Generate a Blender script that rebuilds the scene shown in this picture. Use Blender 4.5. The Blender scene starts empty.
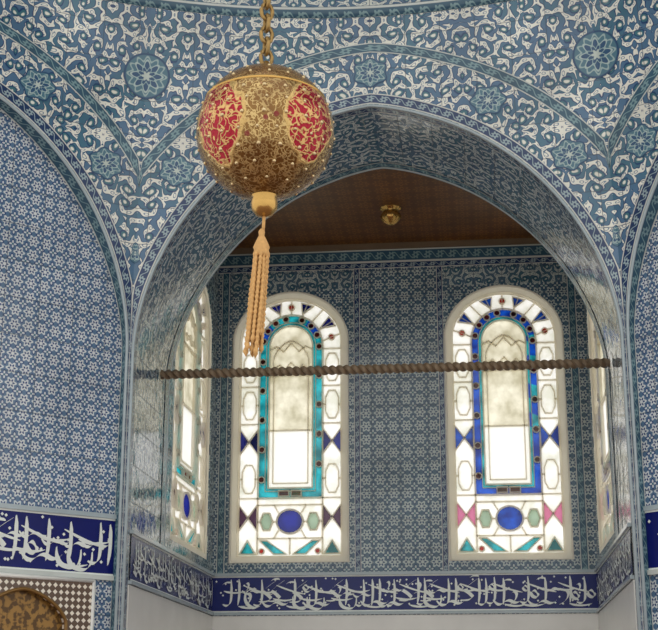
import bpy, math, random
from mathutils import Vector, Matrix
random.seed(11)
pi=math.pi
EYE=1.6; XC=-0.68; R8=4.0; RR=3.95; ZS=4.0; ZR=6.4; HW=1.635; RISE=1.70; NEXP=1.8
ZCEIL=5.75; YB=3.02; YA=1.12
PH=math.radians(22.5)
scene=bpy.context.scene
scene.view_settings.view_transform='Standard'

def lin(c):
    return tuple(((x/255)/12.92 if x/255<=.04045 else ((x/255+.055)/1.055)**2.4) for x in c)+(1.0,)

# ------------------------------------------------------------ node helper
class M:
    def __init__(s,name,rough=.3,metal=0.0,spec=.5):
        m=bpy.data.materials.new(name); m.use_nodes=True
        s.m=m; s.t=m.node_tree; s.n=s.t.nodes; s.l=s.t.links; s.b=s.n['Principled BSDF']
        s.b.inputs['Roughness'].default_value=rough; s.b.inputs['Metallic'].default_value=metal
        s.b.inputs['Specular IOR Level'].default_value=spec
    def put(s,sock,v):
        if isinstance(v,bpy.types.NodeSocket): s.l.new(v,sock)
        else: sock.default_value=v
    def f(s,op,a,b=None,c=None):
        n=s.n.new('ShaderNodeMath'); n.operation=op
        s.put(n.inputs[0],a)
        if b is not None: s.put(n.inputs[1],b)
        if c is not None: s.put(n.inputs[2],c)
        return n.outputs[0]
    def v(s,op,a,b=None):
        n=s.n.new('ShaderNodeVectorMath'); n.operation=op
        s.put(n.inputs[0],a)
        if b is not None: s.put(n.inputs[1],b)
        return n.outputs['Value'] if op in('LENGTH','DOT_PRODUCT') else n.outputs[0]
    def step(s,x,lo,hi):
        n=s.n.new('ShaderNodeMapRange'); s.put(n.inputs[0],x); n.inputs[1].default_value=lo; n.inputs[2].default_value=hi
        return n.outputs[0]
    def mix(s,fac,a,b,mode='MIX'):
        n=s.n.new('ShaderNodeMix'); n.data_type='RGBA'; n.blend_type=mode
        s.put(n.inputs[0],fac); s.put(n.inputs[6],a); s.put(n.inputs[7],b)
        return n.outputs[2]
    def sep(s,a):
        n=s.n.new('ShaderNodeSeparateXYZ'); s.put(n.inputs[0],a); return n.outputs
    def comb(s,x,y,z=0.0):
        n=s.n.new('ShaderNodeCombineXYZ'); s.put(n.inputs[0],x); s.put(n.inputs[1],y); s.put(n.inputs[2],z); return n.outputs[0]
    def uv(s): return s.n.new('ShaderNodeTexCoord').outputs['UV']
    def obj(s): return s.n.new('ShaderNodeTexCoord').outputs['Object']
    def noise(s,vec,scale,detail=2,out=0):
        n=s.n.new('ShaderNodeTexNoise'); s.put(n.inputs['Vector'],vec); n.inputs['Scale'].default_value=scale
        n.inputs['Detail'].default_value=detail; return n.outputs[out]
    def vor(s,vec,scale,rnd=1.0,dim='2D',feat='F1'):
        n=s.n.new('ShaderNodeTexVoronoi'); n.voronoi_dimensions=dim; n.feature=feat; s.put(n.inputs['Vector'],vec)
        n.inputs['Scale'].default_value=scale; n.inputs['Randomness'].default_value=rnd; return n
    def bump(s,h,strength=.2,dist=.01):
        n=s.n.new('ShaderNodeBump'); n.inputs['Strength'].default_value=strength; n.inputs['Distance'].default_value=dist
        s.put(n.inputs['Height'],h); s.l.new(n.outputs[0],s.b.inputs['Normal'])
    def col(s,c): s.put(s.b.inputs['Base Color'],c)

def grime(m,uv,c,lo=.78,hi=1.08,sc=2.3):
    n=m.noise(uv,sc,4); k=m.step(n,.3,.7)
    k=m.f('MULTIPLY_ADD',k,hi-lo,lo)
    return m.mix(1.0,c,m.comb(k,k,k),'MULTIPLY')

def tilegrid(m,uv,c,T,w=.0035,dark=(60,76,92)):
    o=m.sep(uv)
    gx=m.f('ABSOLUTE',m.f('SUBTRACT',m.f('FRACT',m.f('DIVIDE',o[0],T)),.5))
    gy=m.f('ABSOLUTE',m.f('SUBTRACT',m.f('FRACT',m.f('DIVIDE',o[1],T)),.5))
    g=m.f('MAXIMUM',gx,gy); k=m.step(g,.5-w/T*1.5,.5-w/T*.5)
    return m.mix(m.f('MULTIPLY',k,.65),c,lin(dark)),k
def tilebump(m,uv,g,T,st):
    # every tile is set at a very slightly different tilt
    o=m.sep(uv)
    ix=m.f('FLOOR',m.f('ADD',m.f('DIVIDE',o[0],T),.5)); iy=m.f('FLOOR',m.f('ADD',m.f('DIVIDE',o[1],T),.5))
    wn=m.n.new('ShaderNodeTexWhiteNoise'); wn.noise_dimensions='2D'; m.l.new(m.comb(ix,iy),wn.inputs['Vector'])
    r=m.v('SUBTRACT',wn.outputs['Color'],(.5,.5,.5))
    h=m.v('DOT_PRODUCT',r,m.v('MULTIPLY',uv,(1,1,0)))
    h=m.f('ADD',m.f('MULTIPLY',h,2.5),m.f('MULTIPLY',m.noise(uv,6,2),.9))
    m.bump(m.f('SUBTRACT',h,m.f('MULTIPLY',g,.3)),st,.01)

def lattice_mat(name,P,white,blue,teal,T=.25,rough=.14,mid=None):
    m=M(name,rough); uv=m.uv(); o=m.sep(uv)
    x=m.f('DIVIDE',o[0],P); y=m.f('DIVIDE',o[1],P)
    fx=m.f('SUBTRACT',m.f('FRACT',x),.5); fy=m.f('SUBTRACT',m.f('FRACT',y),.5)
    gx=m.f('SUBTRACT',m.f('FRACT',m.f('ADD',x,.5)),.5); gy=m.f('SUBTRACT',m.f('FRACT',m.f('ADD',y,.5)),.5)
    r=m.v('LENGTH',m.comb(fx,fy)); a=m.f('ARCTAN2',fy,fx)
    r2=m.v('LENGTH',m.comb(gx,gy)); a2=m.f('ARCTAN2',gy,gx)
    d1=m.f('SUBTRACT',r,m.f('MULTIPLY_ADD',m.f('COSINE',m.f('MULTIPLY',a,6.0)),.08,.33))
    d2=m.f('SUBTRACT',r2,m.f('MULTIPLY_ADD',m.f('COSINE',m.f('MULTIPLY',a2,4.0)),.10,.24))
    ground=lin(mid or blue)
    c=m.mix(m.step(d2,.05,-.0),ground,lin(blue))
    c=m.mix(m.step(d2,-.05,-.09),c,lin(white))
    c=m.mix(m.step(r2,.10,.06),c,lin(teal))
    c=m.mix(m.step(d1,.05,0.0),c,lin(white))
    c=m.mix(m.step(d1,-.10,-.13),c,lin(blue))
    c=m.mix(m.step(r,.15,.10),c,lin(white))
    c=grime(m,uv,c); c,g=tilegrid(m,uv,c,T)
    m.col(c); tilebump(m,uv,g,T,.3)
    return m.m

def arab_mat(name,P,K,white,mid,navy,teal,T=.25,rough=.14,wl=.05,spin=11.5,bst=.3,warp=.075):
    m=M(name,rough); uv=m.uv(); o=m.sep(uv)
    sx=m.f('PINGPONG',o[0],P/2); sy=m.f('PINGPONG',o[1],P*.7)
    v=m.comb(sx,sy)
    nz=m.noise(v,9,1,1)
    v=m.v('ADD',v,m.v('MULTIPLY',m.v('SUBTRACT',nz,(.5,.5,.5)),(warp,warp,0)))
    vo=m.vor(v,K,.75)
    d=m.v('SUBTRACT',v,vo.outputs['Position'])
    ds=m.sep(d); a=m.f('ARCTAN2',ds[1],ds[0]); r=m.f('MULTIPLY',m.v('LENGTH',m.comb(ds[0],ds[1])),K)
    ph=m.f('ADD',m.f('MULTIPLY',a,2.0),m.f('MULTIPLY',r,spin))
    s=m.f('SINE',ph)
    s=m.f('ADD',s,m.f('MULTIPLY',m.f('SINE',m.f('MULTIPLY',a,7.0)),.38))
    big=m.step(m.noise(uv,2.2,1),.45,.6)
    g0=m.mix(m.f('MULTIPLY',big,.6),lin(mid),lin(teal))
    c=m.mix(m.step(s,-.34,-.16),g0,lin(navy))
    c=m.mix(m.step(s,wl,wl+.18),c,lin(white))
    c=m.mix(m.step(s,.92,1.02),c,lin(mid))
    c=m.mix(m.step(s,1.14,1.22),c,lin(white))
    c=m.mix(m.step(r,.25,.21),c,lin(navy))
    c=m.mix(m.step(r,.20,.16),c,lin(teal))
    c=m.mix(m.step(r,.11,.07),c,lin(white))
    c=grime(m,uv,c); c,g=tilegrid(m,uv,c,T,.003)
    m.col(c); tilebump(m,uv,g,T,bst)
    return m.m

def border_mat(name,P,base,fig,edge,w):
    m=M(name,.2); uv=m.uv(); o=m.sep(uv)
    x=m.f('SUBTRACT',m.f('FRACT',m.f('DIVIDE',o[0],P)),.5); y=m.f('SUBTRACT',o[1],.5)
    r=m.v('LENGTH',m.comb(m.f('MULTIPLY',x,1.1),y)); a=m.f('ARCTAN2',y,x)
    d=m.f('SUBTRACT',r,m.f('MULTIPLY_ADD',m.f('COSINE',m.f('MULTIPLY',a,6.0)),.07,.24))
    c=m.mix(m.step(d,.05,0),lin(base),lin(fig))
    c=m.mix(m.step(r,.12,.08),c,lin(base))
    wv=m.f('ABSOLUTE',m.f('SUBTRACT',y,m.f('MULTIPLY',m.f('SINE',m.f('MULTIPLY',x,2*pi)),.22)))
    c=m.mix(m.f('MULTIPLY',m.step(wv,.07,.03),m.step(d,0,.05)),c,lin(fig))
    c=m.mix(m.step(m.f('ABSOLUTE',y),.5-w,.5-w*.7),c,lin(edge))
    c=grime(m,m.obj(),c); m.col(c); return m.m

def plain(name,c,rough=.4,metal=0,var=.15,sc=8,bump=.1,spec=.5):
    m=M(name,rough,metal,spec); o=m.obj(); n=m.noise(o,sc,4)
    k=m.f('MULTIPLY_ADD',n,2*var,1-var)
    m.col(m.mix(1.0,lin(c),m.comb(k,k,k),'MULTIPLY'))
    if bump: m.bump(n,bump,.01)
    return m.m

def glass(name,c,var=.2,sc=4,c2=None,lo=.35,hi=.65):
    m=M(name)
    out=[n for n in m.n if n.type=='OUTPUT_MATERIAL'][0]
    o=m.obj(); n=m.noise(o,sc,3)
    colr=m.mix(m.step(n,lo,hi),lin(c),lin(c2 or tuple(x*(1-var) for x in c)))
    tr=m.n.new('ShaderNodeBsdfTranslucent'); m.l.new(colr,tr.inputs[0])
    gl=m.n.new('ShaderNodeBsdfGlossy'); gl.inputs['Roughness'].default_value=.1
    mx=m.n.new('ShaderNodeMixShader'); mx.inputs[0].default_value=.05
    m.l.new(tr.outputs[0],mx.inputs[1]); m.l.new(gl.outputs[0],mx.inputs[2])
    m.l.new(mx.outputs[0],out.inputs[0]); return m.m

# ------------------------------------------------------------ materials
MAT={}
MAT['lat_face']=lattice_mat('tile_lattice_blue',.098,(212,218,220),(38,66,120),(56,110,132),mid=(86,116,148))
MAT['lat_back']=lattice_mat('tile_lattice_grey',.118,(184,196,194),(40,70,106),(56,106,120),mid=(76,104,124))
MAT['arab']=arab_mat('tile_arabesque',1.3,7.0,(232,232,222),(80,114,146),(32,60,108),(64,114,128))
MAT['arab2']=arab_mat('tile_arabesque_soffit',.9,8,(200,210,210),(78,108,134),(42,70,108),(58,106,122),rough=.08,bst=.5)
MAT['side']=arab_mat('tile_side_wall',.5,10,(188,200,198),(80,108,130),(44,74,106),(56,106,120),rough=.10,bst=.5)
MAT['dome']=arab_mat('tile_dome',1.1,8,(210,214,206),(74,106,136),(36,64,108),(60,112,126))
MAT['teal']=border_mat('tile_border_teal',.11,(54,90,112),(124,156,162),(200,206,202),.12)
MAT['navy']=border_mat('tile_border_navy',.09,(34,58,100),(154,174,180),(210,212,206),.12)
MAT['whiteedge']=plain('edge_glaze_white',(164,178,184),.15)
MAT['cobalt']=plain('frieze_cobalt',(12,22,100),.25,var=.3,spec=.25)
MAT['cobalt2']=plain('frieze_cobalt_faded',(22,36,106),.25,var=.3,spec=.3)
MAT['script']=plain('frieze_script_white',(224,230,226),.3)
MAT['marble']=plain('marble_dado',(226,226,222),.3,sc=3)
MAT['plaster']=plain('plaster_tracery',(252,248,238),.7,var=.03)
# thin gypsum tracery lets some daylight through
_m=MAT['plaster']; _t=_m.node_tree; _o=[n for n in _t.nodes if n.type=='OUTPUT_MATERIAL'][0]; _b=_t.nodes['Principled BSDF']
_tr=_t.nodes.new('ShaderNodeBsdfTranslucent'); _tr.inputs[0].default_value=(.97,.94,.86,1); _mx=_t.nodes.new('ShaderNodeMixShader'); _mx.inputs[0].default_value=.72
_t.links.new(_b.outputs[0],_mx.inputs[1]); _t.links.new(_tr.outputs[0],_mx.inputs[2]); _t.links.new(_mx.outputs[0],_o.inputs[0])
MAT['plaster_edge']=plain('plaster_edge',(236,232,220),.6,var=.05)
MAT['gold']=plain('gold_gilt',(190,152,86),.25,.75,sc=30)
MAT['rod']=plain('twisted_rod_bronze',(118,100,78),.5,.1,sc=25,bump=.4,var=.4)
MAT['tassel']=plain('tassel_cord',(200,156,98),.8,sc=60,var=.3)
MAT['chain']=plain('chain_bronze',(150,122,74),.35,.7,sc=40,var=.3)
MAT['stud']=plain('stud_gilt',(206,184,140),.25,.6,sc=40,var=.3)
MAT['carpet']=plain('floor_carpet',(120,74,60),.9)
MAT['outer']=plain('eave_wood',(110,92,72),.8)
MAT['g_clear']=glass('glass_clear',(255,255,255),c2=(226,227,216),sc=6,lo=.44,hi=.68)
MAT['g_white']=glass('glass_white',(255,255,255),c2=(246,248,246),sc=5)
MAT['g_frost']=glass('glass_frosted',(244,240,222),c2=(192,186,160),sc=7)
MAT['g_teal']=glass('glass_teal',(40,186,204),var=.45,sc=9)
MAT['g_blue']=glass('glass_blue',(22,88,206),sc=9,var=.5,c2=(8,40,130))
MAT['g_navy']=glass('glass_navy',(26,38,146),var=.5)
MAT['g_red']=glass('glass_red',(200,50,40),var=.4)
MAT['g_amber']=glass('glass_amber',(206,110,44))
MAT['g_pink']=glass('glass_pink',(230,130,180))
MAT['g_plum']=glass('glass_plum',(80,50,80))
MAT['g_green']=glass('glass_green',(166,192,170))
m=M('ceiling_painted_wood',.5); uv=m.uv(); o=m.sep(uv)
x=m.f('SUBTRACT',m.f('FRACT',m.f('DIVIDE',o[0],.16)),.5); y=m.f('SUBTRACT',m.f('FRACT',m.f('DIVIDE',o[1],.16)),.5)
r=m.v('LENGTH',m.comb(x,y)); a=m.f('ARCTAN2',y,x)
d=m.f('SUBTRACT',r,m.f('MULTIPLY_ADD',m.f('COSINE',m.f('MULTIPLY',a,8.0)),.08,.32))
c=m.mix(m.step(m.f('ABSOLUTE',d),.07,.03),lin((98,58,20)),lin((136,90,34)))
c=m.mix(m.step(r,.14,.1),c,lin((126,80,30)))
m.col(grime(m,uv,c,.6,1.1)); MAT['ceil']=m.m
# medallion
m=M('tile_medallion',.2); uv=m.uv(); o=m.sep(uv); r=m.v('LENGTH',m.comb(o[0],o[1])); a=m.f('ARCTAN2',o[1],o[0])
def petal(n,amp,base,ph=0.0): return m.f('SUBTRACT',r,m.f('MULTIPLY_ADD',m.f('COSINE',m.f('MULTIPLY_ADD',a,float(n),ph)),amp,base))
c=lin((76,116,134))
c=m.mix(m.step(m.f('ABSOLUTE',petal(12,.10,.74)),.06,.03),c,lin((156,178,178)))
c=m.mix(m.step(petal(8,.14,.55),.05,0),c,lin((46,82,118)))
c=m.mix(m.step(m.f('ABSOLUTE',petal(8,.14,.55)),.06,.03),c,lin((170,190,188)))
c=m.mix(m.step(m.f('ABSOLUTE',petal(8,.10,.34,pi)),.05,.02),c,lin((150,176,176)))
c=m.mix(m.step(petal(6,.05,.16),.04,0),c,lin((186,198,192)))
c=m.mix(m.step(r,.90,.93),c,lin((44,76,112))); m.col(c); MAT['med']=m.m
m=M('pearl_inlay',.25); uv=m.uv(); o=m.sep(uv)
x=m.f('SUBTRACT',m.f('FRACT',m.f('DIVIDE',o[0],.042)),.5); y=m.f('SUBTRACT',m.f('FRACT',m.f('DIVIDE',o[1],.042)),.5)
d=m.f('ADD',m.f('ABSOLUTE',x),m.f('ABSOLUTE',y)); m.col(m.mix(m.step(d,.42,.34),lin((96,76,62)),lin((232,224,208)))); MAT['pearl']=m.m
m=M('cabinet_gilt_panel',.35,.3); uv=m.uv(); n=m.noise(uv,26,2)
m.col(m.mix(m.step(n,.45,.55),lin((92,66,34)),lin((156,118,60)))); MAT['gilt']=m.m
# ornament ball: gilt ground with fine scrolls, four red cartouches
m=M('ornament_ball_gilt_red',.2,.6); ob=m.obj(); o=m.sep(ob)
lon=m.f('ARCTAN2',o[1],o[0]); z=o[2]
lobe=m.f('COSINE',m.f('MULTIPLY_ADD',lon,4.0,2.55))
zz=m.f('ABSOLUTE',m.f('ADD',z,.02))
lobe=m.f('SUBTRACT',lobe,m.f('MULTIPLY',m.f('MULTIPLY',zz,zz),52.0))
lobe=m.f('ADD',lobe,m.f('MULTIPLY',m.f('SUBTRACT',m.noise(ob,16,1),.5),1.3))
mask=m.step(lobe,-.35,-.28)
edge=m.step(m.f('ABSOLUTE',m.f('ADD',lobe,.36)),.16,.09)
def contour(off,sc,w): return m.step(m.f('ABSOLUTE',m.f('SUBTRACT',m.noise(m.v('ADD',ob,off),sc,1),.5)),w,w+.025)
vine=m.f('MULTIPLY',contour((0,0,0),24,.016),contour((3.1,1.7,5.2),33,.02))
scr=m.f('MULTIPLY',contour((7,2,3),40,.02),contour((1,8,4),54,.02))
goldc=m.mix(scr,lin((196,168,112)),lin((130,96,50)))
goldc=m.mix(m.f('MULTIPLY',m.step(m.noise(ob,9,3),.45,.6),.5),goldc,lin((96,62,34)))
redc=m.mix(vine,lin((204,164,104)),lin((154,22,42)))
v4=m.vor(ob,15,.6,'3D').outputs['Distance']
g2=m.mix(m.f('MULTIPLY',m.step(v4,.17,.13),.85),goldc,lin((118,34,40)))
c=m.mix(mask,g2,redc); c=m.mix(edge,c,lin((194,162,102)))
c=m.mix(m.step(z,.118,.124),c,m.mix(.4,goldc,lin((140,96,54)))); m.col(c)
m.bump(m.f('SUBTRACT',edge,m.f('ADD',m.f('MULTIPLY',mask,vine),m.f('MULTIPLY',scr,.5))),.5,.004); MAT['ball']=m.m

# ------------------------------------------------------------ mesh helpers
def link(o,parent=None):
    scene.collection.objects.link(o)
    if parent: o.parent=parent
    return o
def mk(name,vs,fs,mats,uvs=None,parent=None,smooth=False,idx=None):
    me=bpy.data.meshes.new(name); me.from_pydata([tuple(v) for v in vs],[],fs)
    if not isinstance(mats,(list,tuple)): mats=[mats]
    for q in mats: me.materials.append(MAT[q] if isinstance(q,str) else q)
    if uvs:
        l=me.uv_layers.new(name='UVMap')
        for p in me.polygons:
            for li in p.loop_indices: l.data[li].uv=uvs[me.loops[li].vertex_index]
    if idx: 
        for p,i in zip(me.polygons,idx): p.material_index=i
    if smooth: me.polygons.foreach_set('use_smooth',[True]*len(me.polygons))
    me.update()
    return link(bpy.data.objects.new(name,me),parent)
class B:
    def __init__(s): s.v=[];s.f=[];s.u=[];s.i=[]
    def add(s,vs,fs,us=None,mi=0):
        o=len(s.v); s.v+=[tuple(v) for v in vs]; s.f+=[tuple(a+o for a in f) for f in fs]
        s.u+=(us if us else [(v[0],v[2] if len(v)>2 else 0) for v in vs]); s.i+=[mi]*len(fs)
    def out(s,name,mats,parent=None,smooth=False): return mk(name,s.v,s.f,mats,s.u,parent,smooth,s.i)
def grid(rows,urows):
    vs=[p for r in rows for p in r]; us=[p for r in urows for p in r]; n=len(rows[0]); fs=[]
    for i in range(len(rows)-1):
        for j in range(n-1): fs.append((i*n+j,i*n+j+1,(i+1)*n+j+1,(i+1)*n+j))
    return vs,fs,us
def boxv(x0,x1,y0,y1,z0,z1):
    v=[(x,y,z) for x in(x0,x1) for y in(y0,y1) for z in(z0,z1)]
    return v,[(0,1,3,2),(4,6,7,5),(0,4,5,1),(2,3,7,6),(0,2,6,4),(1,5,7,3)]
def empty(name,loc=(0,0,0),rot=(0,0,0)):
    e=bpy.data.objects.new(name,None); e.location=loc; e.rotation_euler=rot; return link(e)
def tube(path,rad,n=8,closed=False):
    P=[Vector(p) for p in path]; vs=[];fs=[]; N=len(P)
    for i,p in enumerate(P):
        a=P[(i-1)%N] if (i>0 or closed) else p; b=P[(i+1)%N] if (i<N-1 or closed) else p
        t=(b-a).normalized(); up=Vector((0,0,1)) if abs(t.z)<.9 else Vector((0,1,0))
        s=t.cross(up).normalized(); w=s.cross(t)
        r=rad(i/(N-1)) if callable(rad) else rad
        for k in range(n):
            q=2*pi*k/n; vs.append(p+s*math.cos(q)*r+w*math.sin(q)*r)
    for i in range(N if closed else N-1):
        for k in range(n): fs.append((i*n+k,i*n+(k+1)%n,((i+1)%N)*n+(k+1)%n,((i+1)%N)*n+k))
    if not closed: fs.append(tuple(range(n))[::-1]); fs.append(tuple((N-1)*n+k for k in range(n)))
    return vs,fs
def lathe(prof,n=32,c=(0,0,0),lobes=0,amp=0):
    vs=[];fs=[]
    for r,z in prof:
        for k in range(n):
            a=2*pi*k/n; q=r*(1+amp*math.cos(lobes*a)); vs.append((c[0]+q*math.cos(a),c[1]+q*math.sin(a),c[2]+z))
    for i in range(len(prof)-1):
        for k in range(n): fs.append((i*n+k,i*n+(k+1)%n,(i+1)*n+(k+1)%n,(i+1)*n+k))
    return vs,fs
def fill2d(outer,holes,depth):
    cu=bpy.data.curves.new('t','CURVE'); cu.dimensions='2D'; cu.fill_mode='BOTH'; cu.extrude=depth/2
    for pts in [outer]+holes:
        sp=cu.splines.new('POLY'); sp.points.add(len(pts)-1); sp.use_cyclic_u=True
        for p,q in zip(sp.points,pts): p.co=(q[0],q[1],0,1)
    ob=bpy.data.objects.new('t',cu); scene.collection.objects.link(ob)
    dg=bpy.context.evaluated_depsgraph_get(); me=bpy.data.meshes.new_from_object(ob.evaluated_get(dg))
    vs=[tuple(v.co) for v in me.vertices]; fs=[tuple(p.vertices) for p in me.polygons]
    bpy.data.objects.remove(ob); bpy.data.curves.remove(cu); bpy.data.meshes.remove(me)
    return vs,fs
def archpoly(hw,z0,spring,rise,n=2.0,seg=24,cx=0):
    p=[(cx-hw,z0)]
    for i in range(seg+1):
        t=pi-pi*i/seg; c=math.cos(t); s=max(0,math.sin(t))
        p.append((cx+hw*math.copysign(abs(c)**(2/n),c),spring+rise*s**(2/n)))
    p.append((cx+hw,z0)); return p

# ------------------------------------------------------------ octagon geometry
def toW(al,x,y,z):
    return (XC+math.sin(al)*(R8+y)+math.cos(al)*x, -R8+math.cos(al)*(R8+y)-math.sin(al)*x, z)
def rho(phi,z):
    k=min(1,max(0,(z-ZS)/(ZR-ZS)))**1.5
    return (R8/math.cos(phi))*(1-k)+RR*k
def G(Phi,z,lift=0):
    k=round(Phi/(2*PH)); p=Phi-2*PH*k; r=rho(p,z)-lift
    return (XC+r*math.sin(Phi),-R8+r*math.cos(Phi),z)
def phi_of(x,z):
    p=0
    for _ in range(6):
        p=math.asin(max(-.99,min(.99,x/rho(p,z))))
        p=max(-PH,min(PH,p))
    return p
ARCH=[]
NA=72
for i in range(NA+1):
    t=pi-pi*i/NA; c=math.cos(t); s=max(0,math.sin(t))
    x=HW*math.copysign(abs(c)**(2/NEXP),c)
    ARCH.append((x,ZS+RISE*s**(2/NEXP)))
# slight point at the crown
ARCH=[(x,z+.025*max(0,1-abs(x)/.45)**1.5) for x,z in ARCH]
ALEN=[0]
for a,b in zip(ARCH,ARCH[1:]): ALEN.append(ALEN[-1]+math.dist(a,b))
NORM=[]
for i in range(NA+1):
    a=ARCH[max(0,i-1)]; b=ARCH[min(NA,i+1)]; dx,dz=b[0]-a[0],b[1]-a[1]; l=math.hypot(dx,dz); NORM.append((-dz/l,dx/l))
def off(i,d): return (ARCH[i][0]+NORM[i][0]*d,ARCH[i][1]+NORM[i][1]*d)

def face(k,name,depth,wallmat):
    al=2*PH*k
    cols=[-PH]+[phi_of(x,z) for x,z in ARCH]+[PH]; bz=[ZS]+[z for x,z in ARCH]+[ZS]
    rows=[];ur=[]; NT=30
    for t in range(NT+1):
        r=[];u=[]
        for p,z0 in zip(cols,bz):
            z=z0+(ZR-z0)*t/NT; r.append(G(al+p,z)); u.append((p*R8,z))
        rows.append(r);ur.append(u)
    v,f,u=grid(rows,ur)
    root=mk(name,v,f,'arab',u,smooth=True)
    b=B()
    hs=R8*math.tan(PH)
    for sx in(-1,1):
        b.add([toW(al,sx*HW,0,0),toW(al,sx*hs,0,0),toW(al,sx*hs,0,ZS),toW(al,sx*HW,0,ZS)],[(0,1,2,3)],[(0,0),(0,1),(ZS,1),(ZS,0)])
    b.out('pier_edges','navy',root)
    path=[(-HW,0,-ZS)]+[(x,z,l) for (x,z),l in zip(ARCH,ALEN)]+[(HW,0,ALEN[-1]+ZS)]
    rows=[];ur=[]
    ny=8
    for j in range(ny+1):
        r=[];u=[]
        for x,z,l in path:
            if z>=ZS:
                p=phi_of(x,z); y0=rho(p,z)*math.cos(p)-R8
            else: y0=0
            y=y0+(depth-y0)*j/ny
            r.append(toW(al,x,y,z)); u.append((l,(y+.06 if depth>.5 else j/ny)))
        rows.append(r);ur.append(u)
    v,f,u=grid(rows,ur)
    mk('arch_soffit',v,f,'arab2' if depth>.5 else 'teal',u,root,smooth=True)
    pts=[toW(al,-HW,0,0)]+[G(al+phi_of(x,z),z) for x,z in ARCH]+[toW(al,HW,0,0)]
    v,f=tube(pts,.011,8); mk('rim_moulding',v,f,'whiteedge',None,root,True)
    if depth>.5:
        pts=[toW(al,-HW+.0,depth,0)]+[toW(al,x,depth,z) for x,z in ARCH]+[toW(al,HW,depth,0)]
        v,f=tube(pts,.009,8); mk('inner_rim_moulding',v,f,'whiteedge',None,root,True)
        for y0,y1,mt in((.02,.10,'navy'),(depth-.12,depth-.015,'teal')):
            rows=[];ur=[]
            for w,yy in((0,y0),(1,y1)):
                r=[];u=[]
                for i in range(NA+1):
                    x,z=off(i,-.005); 
                    p=phi_of(*ARCH[i]); ys=rho(p,ARCH[i][1])*math.cos(p)-R8 if yy<.5 else 0
                    r.append(toW(al,x,yy+ys,z)); u.append((ALEN[i],w))
                r=[toW(al,-HW+.005,yy,0)]+r+[toW(al,HW-.005,yy,0)]; u=[(-ZS,w)]+u+[(ALEN[-1]+ZS,w)]
                rows.append(r);ur.append(u)
            v,f,u=grid(rows,ur); mk('soffit_border',v,f,mt,u,root,True)
    def strip(d0,d1,lift,mat,nm):
        rows=[];ur=[]
        for w,d in((0,d0),(1,d1)):
            r=[];u=[]
            for i in range(NA+1):
                x,z=off(i,d); r.append(G(al+phi_of(x,z),min(z,ZR),lift)); u.append((ALEN[i],w))
            rows.append(r);ur.append(u)
        v,f,u=grid(rows,ur); mk(nm,v,f,mat,u,root,True)
    strip(.012,.09,.004,'navy','border_inner')
    strip(.40,.475,.004,'teal','border_outer')
    b=B()
    for i in (9,17,25,36,47,55,63):
        cx,cz=off(i,.245); R=.105; vs=[G(al+phi_of(cx,cz),cz,.006)];us=[(0,0)]
        n=36; ang=math.atan2(NORM[i][1],NORM[i][0])
        for q in range(n):
            t=2*pi*q/n; rr=R*(1+.10*math.cos(6*t)); t2=t+ang
            x,z=cx+rr*math.cos(t2)*1.15,cz+rr*math.sin(t2)
            vs.append(G(al+phi_of(x,z),z,.006)); us.append((math.cos(t),math.sin(t)))
        b.add(vs,[(0,1+q,1+(q+1)%n) for q in range(n)],us)
    b.out('medallions','med',root)
    if wallmat:
        v=[toW(al,x,depth,z) for x,z in((-HW,0),(HW,0),(HW,ZCEIL+.1),(-HW,ZCEIL+.1))]
        mk('recess_tiles',v,[(0,1,2,3)],wallmat,[(-HW,0),(HW,0),(HW,ZCEIL+.1),(-HW,ZCEIL+.1)],root)
    return root

wf=face(0,'wall_arch_front',YA,None)
wl=face(-1,'wall_arch_left',.07,'lat_face')
wr=face(1,'wall_arch_right',.07,'lat_face')
b=B()
for Ph in(-PH,PH):
    n=40; R=.16; z0=5.92; vs=[G(Ph,z0,.007)];us=[(0,0)]
    for q in range(n):
        t=2*pi*q/n; vs.append(G(Ph+R*math.cos(t)/R8,z0+R*math.sin(t),.007)); us.append((math.cos(t),math.sin(t)))
    b.add(vs,[(0,1+q,1+(q+1)%n) for q in range(n)],us)
b.out('corner_roundels','med',wf)

rows=[[(XC+x,YA,z) for x,z in ARCH],[(XC+x,YA,ZCEIL+.06) for x,z in ARCH]]
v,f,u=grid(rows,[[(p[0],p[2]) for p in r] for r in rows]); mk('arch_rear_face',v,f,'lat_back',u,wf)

# ring and dome
b=B(); N=96; A0=-math.radians(112);A1=-A0
def ringrow(r,z): return [(XC+r*math.sin(A0+(A1-A0)*i/N),-R8+r*math.cos(A0+(A1-A0)*i/N),z) for i in range(N+1)]
def addring(prof,mat,uvmode):
    rows=[ringrow(r,z) for r,z in prof]; L=0; us=[]
    for j,(r,z) in enumerate(prof):
        if j: L+=math.dist(prof[j],prof[j-1])
        us.append([((A0+(A1-A0)*i/N)*R8,(j/(len(prof)-1) if uvmode else L)) for i in range(N+1)])
    v,f,u=grid(rows,us); b.add(v,f,u,mat)
addring([(RR,ZR),(RR-.012,ZR),(RR-.012,ZR+.08)],0,True)
addring([(RR-.012,ZR+.08),(RR,ZR+.09)],1,True)
addring([(RR*math.cos(t),ZR+.09+3.3*math.sin(t)) for t in [pi/2*i/24 for i in range(25)]],2,False)
dome=b.out('dome_ceiling',['teal','whiteedge','dome'],smooth=True)

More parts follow.
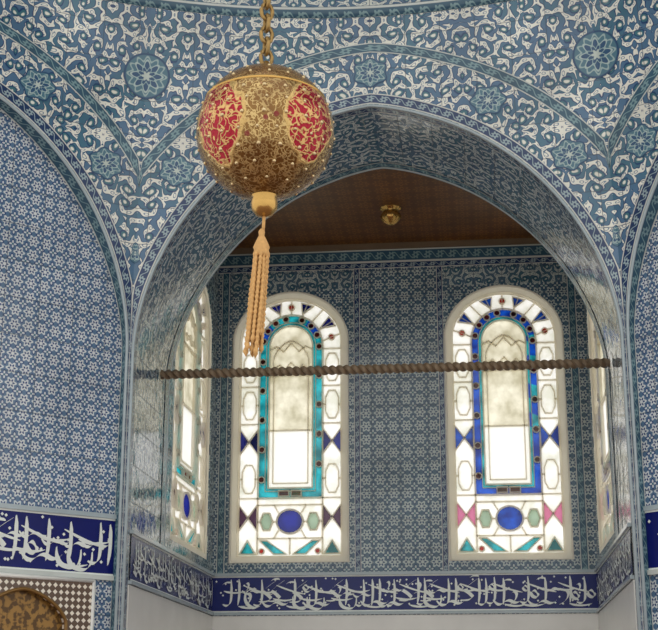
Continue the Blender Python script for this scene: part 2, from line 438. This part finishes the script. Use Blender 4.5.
# ------------------------------------------------------------ niche walls
WZ=EYE+1.30; WH=2.42
def hole(cx,hw,z0=WZ): return [(x,z) for x,z in archpoly(hw,z0,z0+1.97,.45,1.95,24,cx)]
cxs=(-.97,.925)
v,f=fill2d([(-HW-.3,0),(HW+.3,0),(HW+.3,ZCEIL+.1),(-HW-.3,ZCEIL+.1)],[hole(cxs[0],.51),hole(cxs[1],.51)],.12)
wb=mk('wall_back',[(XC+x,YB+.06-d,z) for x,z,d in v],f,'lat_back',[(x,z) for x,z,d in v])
SC=2.06; SHW=.74
def sidewall(name,sx):
    v,f=fill2d([(YA,0),(YB+.1,0),(YB+.1,ZCEIL+.1),(YA,ZCEIL+.1)],[hole(SC,SHW)],.12)
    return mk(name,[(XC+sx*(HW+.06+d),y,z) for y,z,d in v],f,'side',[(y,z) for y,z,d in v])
wsl=sidewall('wall_left',-1); wsr=sidewall('wall_right',1)
v=[(XC-HW-.2,YA-.02,ZCEIL),(XC+HW+.2,YA-.02,ZCEIL),(XC+HW+.2,YB+.1,ZCEIL),(XC-HW-.2,YB+.1,ZCEIL)]
v2=[(a,b_,c+.1) for a,b_,c in v]
mk('ceiling',v+v2,[(0,1,2,3),(4,7,6,5),(0,4,5,1),(2,6,7,3),(1,5,6,2),(0,3,7,4)],'ceil',[(p[0],p[1]) for p in v+v2])
b=B()
for bx in [(XC-HW,XC+HW,YB-.04,YB,ZCEIL-.05,ZCEIL),(XC-HW,XC-HW+.04,YA,YB,ZCEIL-.05,ZCEIL),(XC+HW-.04,XC+HW,YA,YB,ZCEIL-.05,ZCEIL)]:
    b.add(*boxv(*bx))
b.out('trim_1','outer')
def hstrip(x0,x1,z0,z1,mat,nm,par=wb,vert=False):
    y=YB-.006
    vs=[(XC+x0,y,z0),(XC+x1,y,z0),(XC+x1,y,z1),(XC+x0,y,z1)]
    us=[(z0,0),(z0,1),(z1,1),(z1,0)] if vert else [(x0,0),(x1,0),(x1,1),(x0,1)]
    mk(nm,vs,[(0,1,2,3)],mat,us,par)
hstrip(-HW,HW,5.58,5.70,'teal','border_top')
hstrip(-HW,HW,5.52,5.58,'navy','border_top_thin')
for x0 in(-.40,.345): hstrip(x0,x0+.055,2.80,5.52,'navy','border_vertical',vert=True)
for x0 in(-1.60,1.50): hstrip(x0,x0+.07,2.80,5.52,'teal','border_vertical',vert=True)
def rectarab(x0,x1,z0,z1):
    vs=[(XC+x0,YB-.005,z0),(XC+x1,YB-.005,z0),(XC+x1,YB-.005,z1),(XC+x0,YB-.005,z1)]
    mk('panel_above_window',vs,[(0,1,2,3)],'side',[(p[0],p[2]) for p in vs],wb)
rectarab(-1.52,-.41,5.34,5.51); rectarab(.41,1.49,5.34,5.51)
for cx in cxs:
    pts=[(XC+x,YB-.004,z) for x,z in hole(cx,.515)]
    v,f=tube(pts,.010,8,True); mk('window_edge',v,f,'plaster_edge',None,wb,True)

# ------------------------------------------------------------ calligraphy frieze
def bez(p,n=10):
    out=[]
    for s in range(0,len(p)-2,2):
        a,b_,c=p[s:s+3]
        for i in range(n+(1 if s+2>=len(p)-1 else 0)):
            t=i/n; out.append(((1-t)**2*a[0]+2*t*(1-t)*b_[0]+t*t*c[0],(1-t)**2*a[1]+2*t*(1-t)*b_[1]+t*t*c[1]))
    return out
GL=[
 [(0,.95),(.05,.5),(-.02,.12)],
 [(0,.95),(.04,.5),(0,.25),(-.05,.04),(-.26,.16)],
 [(.05,.38),(.08,-.06),(-.25,.02),(-.52,.06),(-.50,.40)],
 [(.0,.45),(.12,.58),(.16,.40),(.14,.16),(-.14,.06)],
 [(.05,.24),(-.08,.08),(-.25,.18),(-.4,.28),(-.55,.12),(-.7,.02),(-.85,.24)],
 [(.18,.92),(-.1,.74),(-.26,.58),(-.1,.5),(.02,.36),(-.05,.22),(-.38,.26)],
 [(0,.42),(-.1,.58),(-.20,.42),(-.14,.26),(0,.28),(.07,.36),(0,.42)],
 [(.05,.6),(-.12,.74),(-.26,.55),(-.34,.24),(-.08,.10),(.1,.0),(.26,.2)],
 [(.05,.7),(-.18,.80),(-.36,.64)],
 [(.3,.10),(-.2,-.06),(-.7,.12)],
]
def frieze(name,mp,L,h,base,parent):
    b=B()
    def pl(u0,u1,v0,v1,l,mi): b.add([mp(u0,v0,l),mp(u1,v0,l),mp(u1,v1,l),mp(u0,v1,l)],[(0,1,2,3)],None,mi)
    pl(0,L,0,h,.010,0)
    pl(0,L,0,.012,.013,1); pl(0,L,h-.012,h,.013,1)
    b.add([mp(0,0,0),mp(L,0,0),mp(L,0,.010),mp(0,0,.010)],[(0,1,2,3)],None,0)
    b.add([mp(0,h,0),mp(L,h,0),mp(L,h,.010),mp(0,h,.010)],[(0,1,2,3)],None,0)
    def stroke(pts,w,ox,oy,sc):
        P=bez(pts); na=math.radians(42); nx,ny=math.cos(na)*w/2,math.sin(na)*w/2; l=.014+random.random()*.004
        vs=[];ok=True
        for k,(px,py) in enumerate(P):
            tp=min(1,.35+3.5*min(k,len(P)-1-k)/len(P))
            X=ox+px*sc;Y=min(h*.95,max(h*.05,oy+py*sc))
            if X<.02 or X>L-.02: ok=False
            vs+= [mp(X-nx*tp,Y-ny*tp,l),mp(X+nx*tp,Y+ny*tp,l)]
        if ok: b.add(vs,[(2*k,2*k+1,2*k+3,2*k+2) for k in range(len(P)-1)],None,1)
    x=L-.04; i=0; seq=[0,1,2,5,0,4,0,6,1,7,3,0,1,2,0,5,4]
    while x>.06:
        g=seq[i%len(seq)] if random.random()<.6 else random.choice(seq); sc=h*.86
        stroke(GL[g],h*.095,x,h*.06+random.uniform(-.01,.04)*h,sc)
        if i%2==0: stroke(random.choice([GL[8],GL[6],GL[3],GL[4]]),h*.07,x-.02*h,h*random.uniform(.34,.5),sc*.72)
        if i%2==1: stroke(GL[9],h*.075,x,h*random.choice([.10,.3,.52]),sc*.7)
        if i%4==2: stroke([(.35,.62),(-.1,.70),(-.6,.92)],h*.055,x,h*-.05,sc)
        for q in range(3):
            dx=x+random.uniform(-.2,.2)*h; dy=random.uniform(.1,.92)*h; r=h*.032
            if .03<dx<L-.03: b.add([mp(dx-r,dy,.0145),mp(dx,dy-r,.0145),mp(dx+r,dy,.0145),mp(dx,dy+r,.0145)],[(0,1,2,3)],None,1)
        x-=h*random.uniform(.18,.26); i+=1
    return b.out(name,[base,'script'],parent)
def mface(al,depth,x0,z0): return lambda u,v,l: toW(al,x0+u,depth-l,z0+v)
frieze('calligraphy_frieze',mface(-2*PH,.07,-HW,2.50),2*HW,.37,'cobalt',wl)
frieze('calligraphy_frieze',mface(2*PH,.07,-HW,2.50),2*HW,.37,'cobalt',wr)
FZ=2.48; FH=.305
frieze('calligraphy_frieze',lambda u,v,l:(XC-HW+u,YB-l,FZ+v),2*HW,FH,'cobalt2',wb)
frieze('calligraphy_frieze',lambda u,v,l:(XC-HW+l,.12+u,FZ+v),2.88,FH,'cobalt2',wsl)
frieze('calligraphy_frieze',lambda u,v,l:(XC+HW-l,YB-.02-u,FZ+v),2.88,FH,'cobalt2',wsr)
def trimbox(name,fn,par,mat='whiteedge'):
    vs,fs=boxv(0,1,0,1,0,1); mk(name,[fn(*q) for q in vs],fs,mat,None,par)
trimbox('frieze_ledge',lambda a,b_,c:(XC-HW+a*2*HW,YB-.03*b_,FZ+FH+c*.025),wb)
trimbox('frieze_ledge_low',lambda a,b_,c:(XC-HW+a*2*HW,YB-.03*b_,FZ-.025+c*.025),wb)
for par,s in((wsl,-1),(wsr,1)):
    for z in(FZ+FH,FZ-.025):
        trimbox('frieze_ledge',lambda a,b_,c:(XC+s*(HW-.03*b_),.1+a*2.9,z+c*.025),par)
    trimbox('marble_dado',lambda a,b_,c:(XC+s*(HW-.012*b_),.1+a*2.9,c*(FZ-.03)),par,'marble')
trimbox('marble_dado',lambda a,b_,c:(XC-HW+a*2*HW,YB-.012*b_,c*(FZ-.03)),wb,'marble')
for k,par in((-1,wl),(1,wr)):
    for z in(2.47,2.87): trimbox('frieze_ledge',lambda a,b_,c:toW(2*PH*k,-HW+a*2*HW,.07-.025*b_,z+c*.03),par,'teal' if z<2.6 else 'whiteedge')

# ------------------------------------------------------------ mother-of-pearl cabinet in the left angled wall
def cabinet(k):
    al=2*PH*k; s=-k
    e=empty('inlaid_wall_cabinet')
    x0,x1=.50,1.47; cx=.985
    op=archpoly(.30,.35,2.18,.20,1.6,20,cx)
    v,f=fill2d([(x0,0.0),(x1,0.0),(x1,2.46),(x0,2.46)],[op],.05)
    mk('pearl_frame',[toW(al,s*x,.035-d,z) for x,z,d in v],f,'pearl',[(x,z) for x,z,d in v],e)
    v=[toW(al,s*x,.064,z) for x,z in((x0+.05,.2),(x1-.05,.2),(x1-.05,2.44),(x0+.05,2.44))]
    mk('gilt_back_panel',v,[(0,1,2,3)],'gilt',[(0,0),(1,0),(1,2.2),(0,2.2)],e)
    v,f=tube([toW(al,s*x,.01,z) for x,z in op],.012,8,True); mk('arch_bead',v,f,'gilt',None,e,True)
    for a,b_ in(((x0,0.0),(x0,2.46)),((x1,0.0),(x1,2.46)),((x0,2.455),(x1,2.455))):
        v,f=tube([toW(al,s*a[0],.015,a[1]),toW(al,s*b_[0],.015,b_[1])],.014,8); mk('frame_bead',v,f,'marble',None,e,True)
cabinet(-1)

# ------------------------------------------------------------ stained glass windows
def ribbon(b,pts,w,y0,y1,closed=False,mi=0):
    n=len(pts); vs=[]
    for i in range(n):
        p=Vector(pts[i]); a=Vector(pts[(i-1)%n]) if (closed or i>0) else None; c=Vector(pts[(i+1)%n]) if (closed or i<n-1) else None
        d1=(p-a).normalized() if a is not None and (p-a).length>1e-6 else None; d2=(c-p).normalized() if c is not None and (c-p).length>1e-6 else None
        if d1 is None: d1=d2
        if d2 is None: d2=d1
        t=(d1+d2)
        t=t.normalized() if t.length>1e-4 else d1
        nn=Vector((-t.y,t.x)); k=w/2/max(.5,abs(nn.dot(Vector((-d1.y,d1.x)))))
        l=p+nn*k; r=p-nn*k
        vs+=[(l.x,y0,l.y),(r.x,y0,r.y),(r.x,y1,r.y),(l.x,y1,l.y)]
    fs=[]
    for i in range(n if closed else n-1):
        j=(i+1)%n
        for q in range(4): fs.append((i*4+q,i*4+(q+1)%4,j*4+(q+1)%4,j*4+q))
    if not closed: fs+=[(0,1,2,3),(n*4-4,n*4-1,n*4-2,n*4-3)]
    b.add(vs,fs,None,mi)
def circ(cx,cz,rx,rz=None,n=16,ph=0):
    rz=rz or rx; return [(cx+rx*math.cos(2*pi*i/n+ph),cz+rz*math.sin(2*pi*i/n+ph)) for i in range(n)]
GM=['g_clear','g_teal','g_blue','g_red','g_amber','g_navy','g_frost','g_pink','g_plum','g_green','g_white']
def window(name,loc,rotz,style,scx=1.0,dy=0.0):
    e=empty(name,loc,(0,0,rotz))
    F=B(); 
    SP=1.97
    out=archpoly(.51,0,SP,.45,1.95,28); inn=archpoly(.462,.045,SP,.402,1.95,28)
    v,f=fill2d(out,[inn],.05); F.add([(x,.055-d,z) for x,z,d in v],f)
    v,f=fill2d(archpoly(.466,.042,SP,.406,1.95,28),[archpoly(.445,.06,SP,.384,1.95,28)],.03); F.add([(x,.062-d,z) for x,z,d in v],f)
    Y0,Y1=.060,.10
    def bar(p,w=.014,closed=False): ribbon(F,p,w,Y0,Y1,closed)
    def bandoutline(hw,z0,rise):
        p=[]
        for i in range(11): p.append((-hw,z0+(1.92-z0)*i/10))
        for i in range(1,16):
            t=pi-pi*i/16; p.append((hw*math.cos(t),1.92+rise*math.sin(t)**.95))
        for i in range(11): p.append((hw,1.92-(1.92-z0)*i/10))
        return p
    bo=bandoutline(.285,.56,.30); bi=bandoutline(.195,.65,.20); bm=bandoutline(.222,.62,.23)
    n=len(bo); G_=B()
    for i in range(n):
        j=(i+1)%n
        arch=10<=i<25
        if style=='L': ci,co=(1,1) if not arch else ((1,2) if i in(11,12,13,21,22,23) else (1,1))
        else: ci,co=(1,2)
        if style=='R' and 25<=i<33: ci,co=(2,1) if i%2 else (1,2)
        if i==n-1: ci,co=(1,1) if style=='L' else (1,2)
        for A,C,c in((bo,bm,co),(bm,bi,ci)):
            G_.add([(A[i][0],.08,A[i][1]),(A[j][0],.08,A[j][1]),(C[j][0],.08,C[j][1]),(C[i][0],.08,C[i][1])],[(0,1,2,3)],None,c)
    bar(bo,.015,True); bar(bi,.012,True); bar(bm,.006,True)
    def piece(p,m,w=.011,y=.066):
        G_.add([(a_,y,b_) for a_,b_ in p],[tuple(range(len(p)))],None,m); ribbon(F,p,w,.05,.10,True)
    def dot(x,z,r=.027,m=3): piece(circ(x,z,r,n=14),m,.008)
    for i in (1,3,5,7,9,11,13,15,17,20,22,24,26,28,30,32,34): dot((bo[i][0]+bm[i][0])/2,(bo[i][1]+bm[i][1])/2)
    for z in (1.16,1.66): bar([(-.19,z),(.19,z)],.012)
    bar([(-.155,.69),(-.155,1.66)],.009); bar([(.155,.69),(.155,1.66)],.009); bar([(-.155,.69),(.155,.69)],.009)
    bar(archpoly(.16,1.66,1.80,.18,1.6,14),.010)
    bar([(-.19,1.90),(-.13,1.93),(-.07,1.88),(0,1.96),(.07,1.88),(.13,1.93),(.19,1.90)],.010)
    for s in(-1,1): bar([(s*.155,1.72),(s*.10,1.76),(s*.06,1.71),(0,1.78)],.008)
    zs=[.22,.56,.90,1.22,1.56,1.90]
    for s in(-1,1):
        x0,x1=.285,.452; xc=(x0+x1)/2
        for a,z in enumerate(zs):
            if a<len(zs)-1:
                z2=zs[a+1]; zc=(z+z2)/2; hz=(z2-z)/2-.045; hx=.058
                if a in(0,2): continue
                bar([(s*(xc-hx),zc-hz*.5),(s*(xc-hx*.5),zc-hz),(s*(xc+hx*.5),zc-hz),(s*(xc+hx),zc-hz*.5),(s*(xc+hx),zc+hz*.5),(s*(xc+hx*.5),zc+hz),(s*(xc-hx*.5),zc+hz),(s*(xc-hx),zc+hz*.5)],.010,True)
                for q in(-1,1): bar([(s*(xc+q*hx),zc),(s*(x0 if q<0 else x1),zc)],.010)
            bar([(s*x0,z),(s*x1,z)],.011)
        for z,mm in((1.06,5 if style=='L' else 2),(.39,8 if style=='L' else 7)):
            for q in(-1,1):
                piece([(s*xc,z),(s*(xc+q*.079),z-.11),(s*(xc+q*.079),z+.11)],mm)
    for i in range(0,9):
        t=pi*(i+.5)/9; c,s_=math.cos(t),math.sin(t)
        p0=(.288*c,1.92+.303*s_); p1=(.452*c,SP+.388*s_); bar([p0,p1],.010)
        if i in(1,3,5,7):
            piece([(.30*math.cos(t),1.93+.315*s_),(.43*math.cos(t-.13),1.97+.366*math.sin(t-.13)),(.43*math.cos(t+.13),1.97+.366*math.sin(t+.13))],5 if style=='L' else 2,.009)
        if i in(0,4,8): dot((p0[0]+p1[0])/2,(p0[1]+p1[1])/2,.026,3)
    bar([(-.285,.56),(-.285,.07)],.014); bar([(.285,.56),(.285,.07)],.014)
    piece(circ(0,.355,.115,.105,20),5 if style=='L' else 2,.015)
    bar([(-.285,.50),(.285,.50)],.012); bar([(-.285,.21),(.285,.21)],.012)
    for s in(-1,1):
        piece(circ(s*.205,.355,.055,.085,6),9,.012); bar([(s*.115,.355),(s*.15,.355)],.010); bar([(s*.26,.355),(s*.285,.355)],.010)
        bar([(s*.10,.43),(s*.14,.50)],.010); bar([(s*.10,.28),(s*.14,.21)],.010)
        piece([(s*.03,.075),(s*.14,.075),(s*.26,.19),(s*.20,.19)],1,.011)
        piece([(s*.44,.075),(s*.30,.075),(s*.37,.19)],1,.012)
        dot(s*.245,.10,.022,3)
    bar([(0,.07),(0,.21)],.012)
    piece([(-.10,.577),(-.01,.577),(-.01,.625),(-.10,.625)],4 if style=='R' else 3,.01)
    piece([(.01,.577),(.10,.577),(.10,.625),(.01,.625)],4,.01)
    v,f=fill2d(inn,[bo],0.0); G_.add([(x,.08,z) for x,z,d in v],f,None,0)
    v,f=fill2d([(-.195,.65),(.195,.65),(.195,1.16),(-.195,1.16)],[],0.0); G_.add([(x,.08,z) for x,z,d in v],f,None,10)
    v,f=fill2d([(-.195,1.16)]+[p for p in bi if p[1]>=1.16]+[(.195,1.16)],[],0.0); G_.add([(x,.08,z) for x,z,d in v],f,None,6)
    fo=F.out('tracery','plaster',e); go=G_.out('glass_panes',GM,e)
    for o in(fo,go): o.scale=(scx,1,1); o.location=(0,dy,0)
    return e
window('window_1',(XC+cxs[0],YB,WZ),0,'L',1.0,-.02)
window('window_2',(XC+cxs[1],YB,WZ),0,'R',1.0,-.02)
window('window_3',(XC-HW,SC,WZ),pi/2,'L',SHW/.51,-.022)
window('window_4',(XC+HW,SC,WZ),-pi/2,'R',SHW/.51,-.022)

# ------------------------------------------------------------ tie rod (twisted)
vs=[];fs=[];n=8;N=420;HR=HW-.012;L=2*HR
for i in range(N+1):
    x=-HR+L*i/N; tw=2*pi*x/.21
    for k in range(n):
        a=2*pi*k/n; r=.030*(1+.20*math.cos(4*a)); vs.append((XC+x,.80+r*math.cos(a+tw),4.035+r*math.sin(a+tw)))
for i in range(N):
    for k in range(n): fs.append((i*n+k,i*n+(k+1)%n,(i+1)*n+(k+1)%n,(i+1)*n+k))
mk('twisted_tie_rod',vs,fs,'rod',None,wf)

prof=[(.0,-.15),(.02,-.145),(.045,-.13),(.075,-.10),(.085,-.07),(.07,-.04),(.05,-.025),(.08,-.015),(.09,0)]
v,f=lathe(prof,40,(XC,2.1,ZCEIL),10,.07); mk('gilt_ceiling_boss',v,f,'gold',None,None,True)

# ------------------------------------------------------------ hanging ornament ball
BC=Vector((-.745,-4.3,3.67)); BR=.253
e=empty('hanging_ornament_ball',BC)
v,f=lathe([(BR*math.sin(pi*i/48),-BR*math.cos(pi*i/48)) for i in range(49)],72); mk('ball_shell',v,f,'ball',None,e,True)
b=B()
rz=.125; rr=math.sqrt(BR*BR-rz*rz)
v,f=lathe([(rr-.002,rz-.010),(rr+.006,rz-.006),(rr+.004,rz+.001),(rr-.001,rz+.006),(rr-.008,rz+.010)],72); b.add(v,f)
v,f=lathe([(.035,BR-.008),(.05,BR-.002),(.04,BR+.01),(.015,BR+.02),(.01,BR+.035),(.001,BR+.036)],32); b.add(v,f)
v,f=lathe([(.001,-BR-.075),(.028,-BR-.068),(.046,-BR-.046),(.050,-BR-.022),(.044,-BR-.004),(.05,-BR+.006),(.052,-BR+.02)],32); b.add(v,f)
b.out('gilt_fittings','gold',e,True)
b=B()
def stud(lon,z,r):
    q=math.sqrt(BR*BR-z*z); c=Vector((q*math.cos(lon),q*math.sin(lon),z)); nn=c.normalized(); t=nn.cross(Vector((0,0,1))).normalized(); w=t.cross(nn)
    vs=[];fs=[];K=10
    for j in range(4):
        th=pi/2*j/3
        for k in range(K):
            a=2*pi*k/K; vs.append(c+nn*(r*.8*math.sin(th))+(t*math.cos(a)+w*math.sin(a))*r*max(.02,math.cos(th)))
    for j in range(3):
        for k in range(K): fs.append((j*K+k,j*K+(k+1)%K,(j+1)*K+(k+1)%K,(j+1)*K+k))
    b.add(vs,fs)
for z,cnt,r in((-.22,10,.006),(-.18,16,.0065),(-.13,18,.0075),(-.075,22,.006),(-.02,20,.0075),(.035,22,.006),(.085,20,.007),(.16,18,.006),(.20,12,.006)):
    for k in range(cnt): stud(2*pi*k/cnt+z*9,z,r)
b.out('studs','stud',e,True)
b=B()
v,f=tube([(0,0,-BR-.07),(-.003,0,-BR-.13)],.006,8); b.add(v,f)
v,f=lathe([(.006,-BR-.12),(.012,-BR-.13),(.010,-BR-.145),(.020,-BR-.165),(.030,-BR-.19),(.026,-BR-.20),(.031,-BR-.215),(.024,-BR-.225),(.001,-BR-.226)],24,(-.008,0,0)); b.add(v,f)
for k in range(17):
    a=2*pi*k/17; rr=.024 if k%3 else .010; Ln=random.uniform(.28,.375); pts=[]
    sway=random.uniform(-.006,.006)
    for i in range(60):
        t=i/59; q=rr*(1+.2*t); pts.append((-.008+q*math.cos(a)+sway*math.sin(3*t)-.024*t,q*math.sin(a)+sway*math.sin(4*t+k),-BR-.215-Ln*t))
    v,f=tube(pts,lambda t:.0062*(1+.32*math.sin(t*110)),7); b.add(v,f)
    v,f=lathe([(.001,.008),(.008,.004),(.009,-.004),(.004,-.012),(.001,-.018)],8,pts[-1]); b.add(v,f)
b.out('tassel','tassel',e,True)
b=B(); z=BR+.05; k=0
ztop=ZR+.09+3.3*math.sqrt(max(0,1-(.31/RR)**2))-BC.z
while z<ztop:
    pts=[]
    for i in range(20):
        a=2*pi*i/20; x=.022*math.cos(a); y=.033*math.sin(a)
        an=k*pi/2+.5
        pts.append((x*math.cos(an),x*math.sin(an),z+y))
    v,f=tube(pts,.008,7,True); b.add(v,f)
    z+=.048; k+=1
b.out('chain','chain',e,True)

# ------------------------------------------------------------ floor; unseen eave slabs added to darken the upper window panes
vs,fs=boxv(-6,5,-9.5,3.2,-.1,0); mk('floor',vs,fs,'carpet')
b=B()
b.add(*boxv(XC-4,XC+4,YB+.28,YB+1.3,6.05,6.15)); b.add(*boxv(XC-3,XC-HW-.27,YA-.2,YB+.28,6.05,6.15)); b.add(*boxv(XC+HW+.27,XC+3,YA-.2,YB+.28,6.05,6.15))
b.add(*boxv(XC-HW-.27,XC+HW+.27,YA,YB+.28,6.05,6.15))
b.out('unseen_shade_eave','outer')

# ------------------------------------------------------------ world
w=bpy.data.worlds.new('sky'); scene.world=w; w.use_nodes=True; t=w.node_tree; bg=t.nodes['Background']
tc=t.nodes.new('ShaderNodeTexCoord'); sp=t.nodes.new('ShaderNodeSeparateXYZ'); t.links.new(tc.outputs['Generated'],sp.inputs[0])
mr=t.nodes.new('ShaderNodeMapRange'); mr.inputs[1].default_value=-.3; mr.inputs[2].default_value=.5; t.links.new(sp.outputs[2],mr.inputs[0])
cr=t.nodes.new('ShaderNodeMix'); cr.data_type='RGBA'; cr.inputs[6].default_value=(.80,.78,.73,1); cr.inputs[7].default_value=(1,.99,.96,1)
t.links.new(mr.outputs[0],cr.inputs[0]); t.links.new(cr.outputs[2],bg.inputs[0]); bg.inputs[1].default_value=1.5

# ------------------------------------------------------------ camera
p=math.atan(405/1400); ps=math.atan(158/1400*math.cos(p))
F=Vector((-math.sin(ps)*math.cos(p),math.cos(ps)*math.cos(p),math.sin(p))); Rr=Vector((math.cos(ps),math.sin(ps),0)); U=Rr.cross(F)
cam=bpy.data.cameras.new('camera'); co=bpy.data.objects.new('camera',cam); scene.collection.objects.link(co)
m4=Matrix((Rr,U,-F)).transposed().to_4x4(); m4.translation=Vector((0,-9,EYE)); co.matrix_world=m4
cam.lens=1400/658*36; cam.sensor_width=36; cam.sensor_fit='HORIZONTAL'; cam.clip_start=.1
scene.camera=co
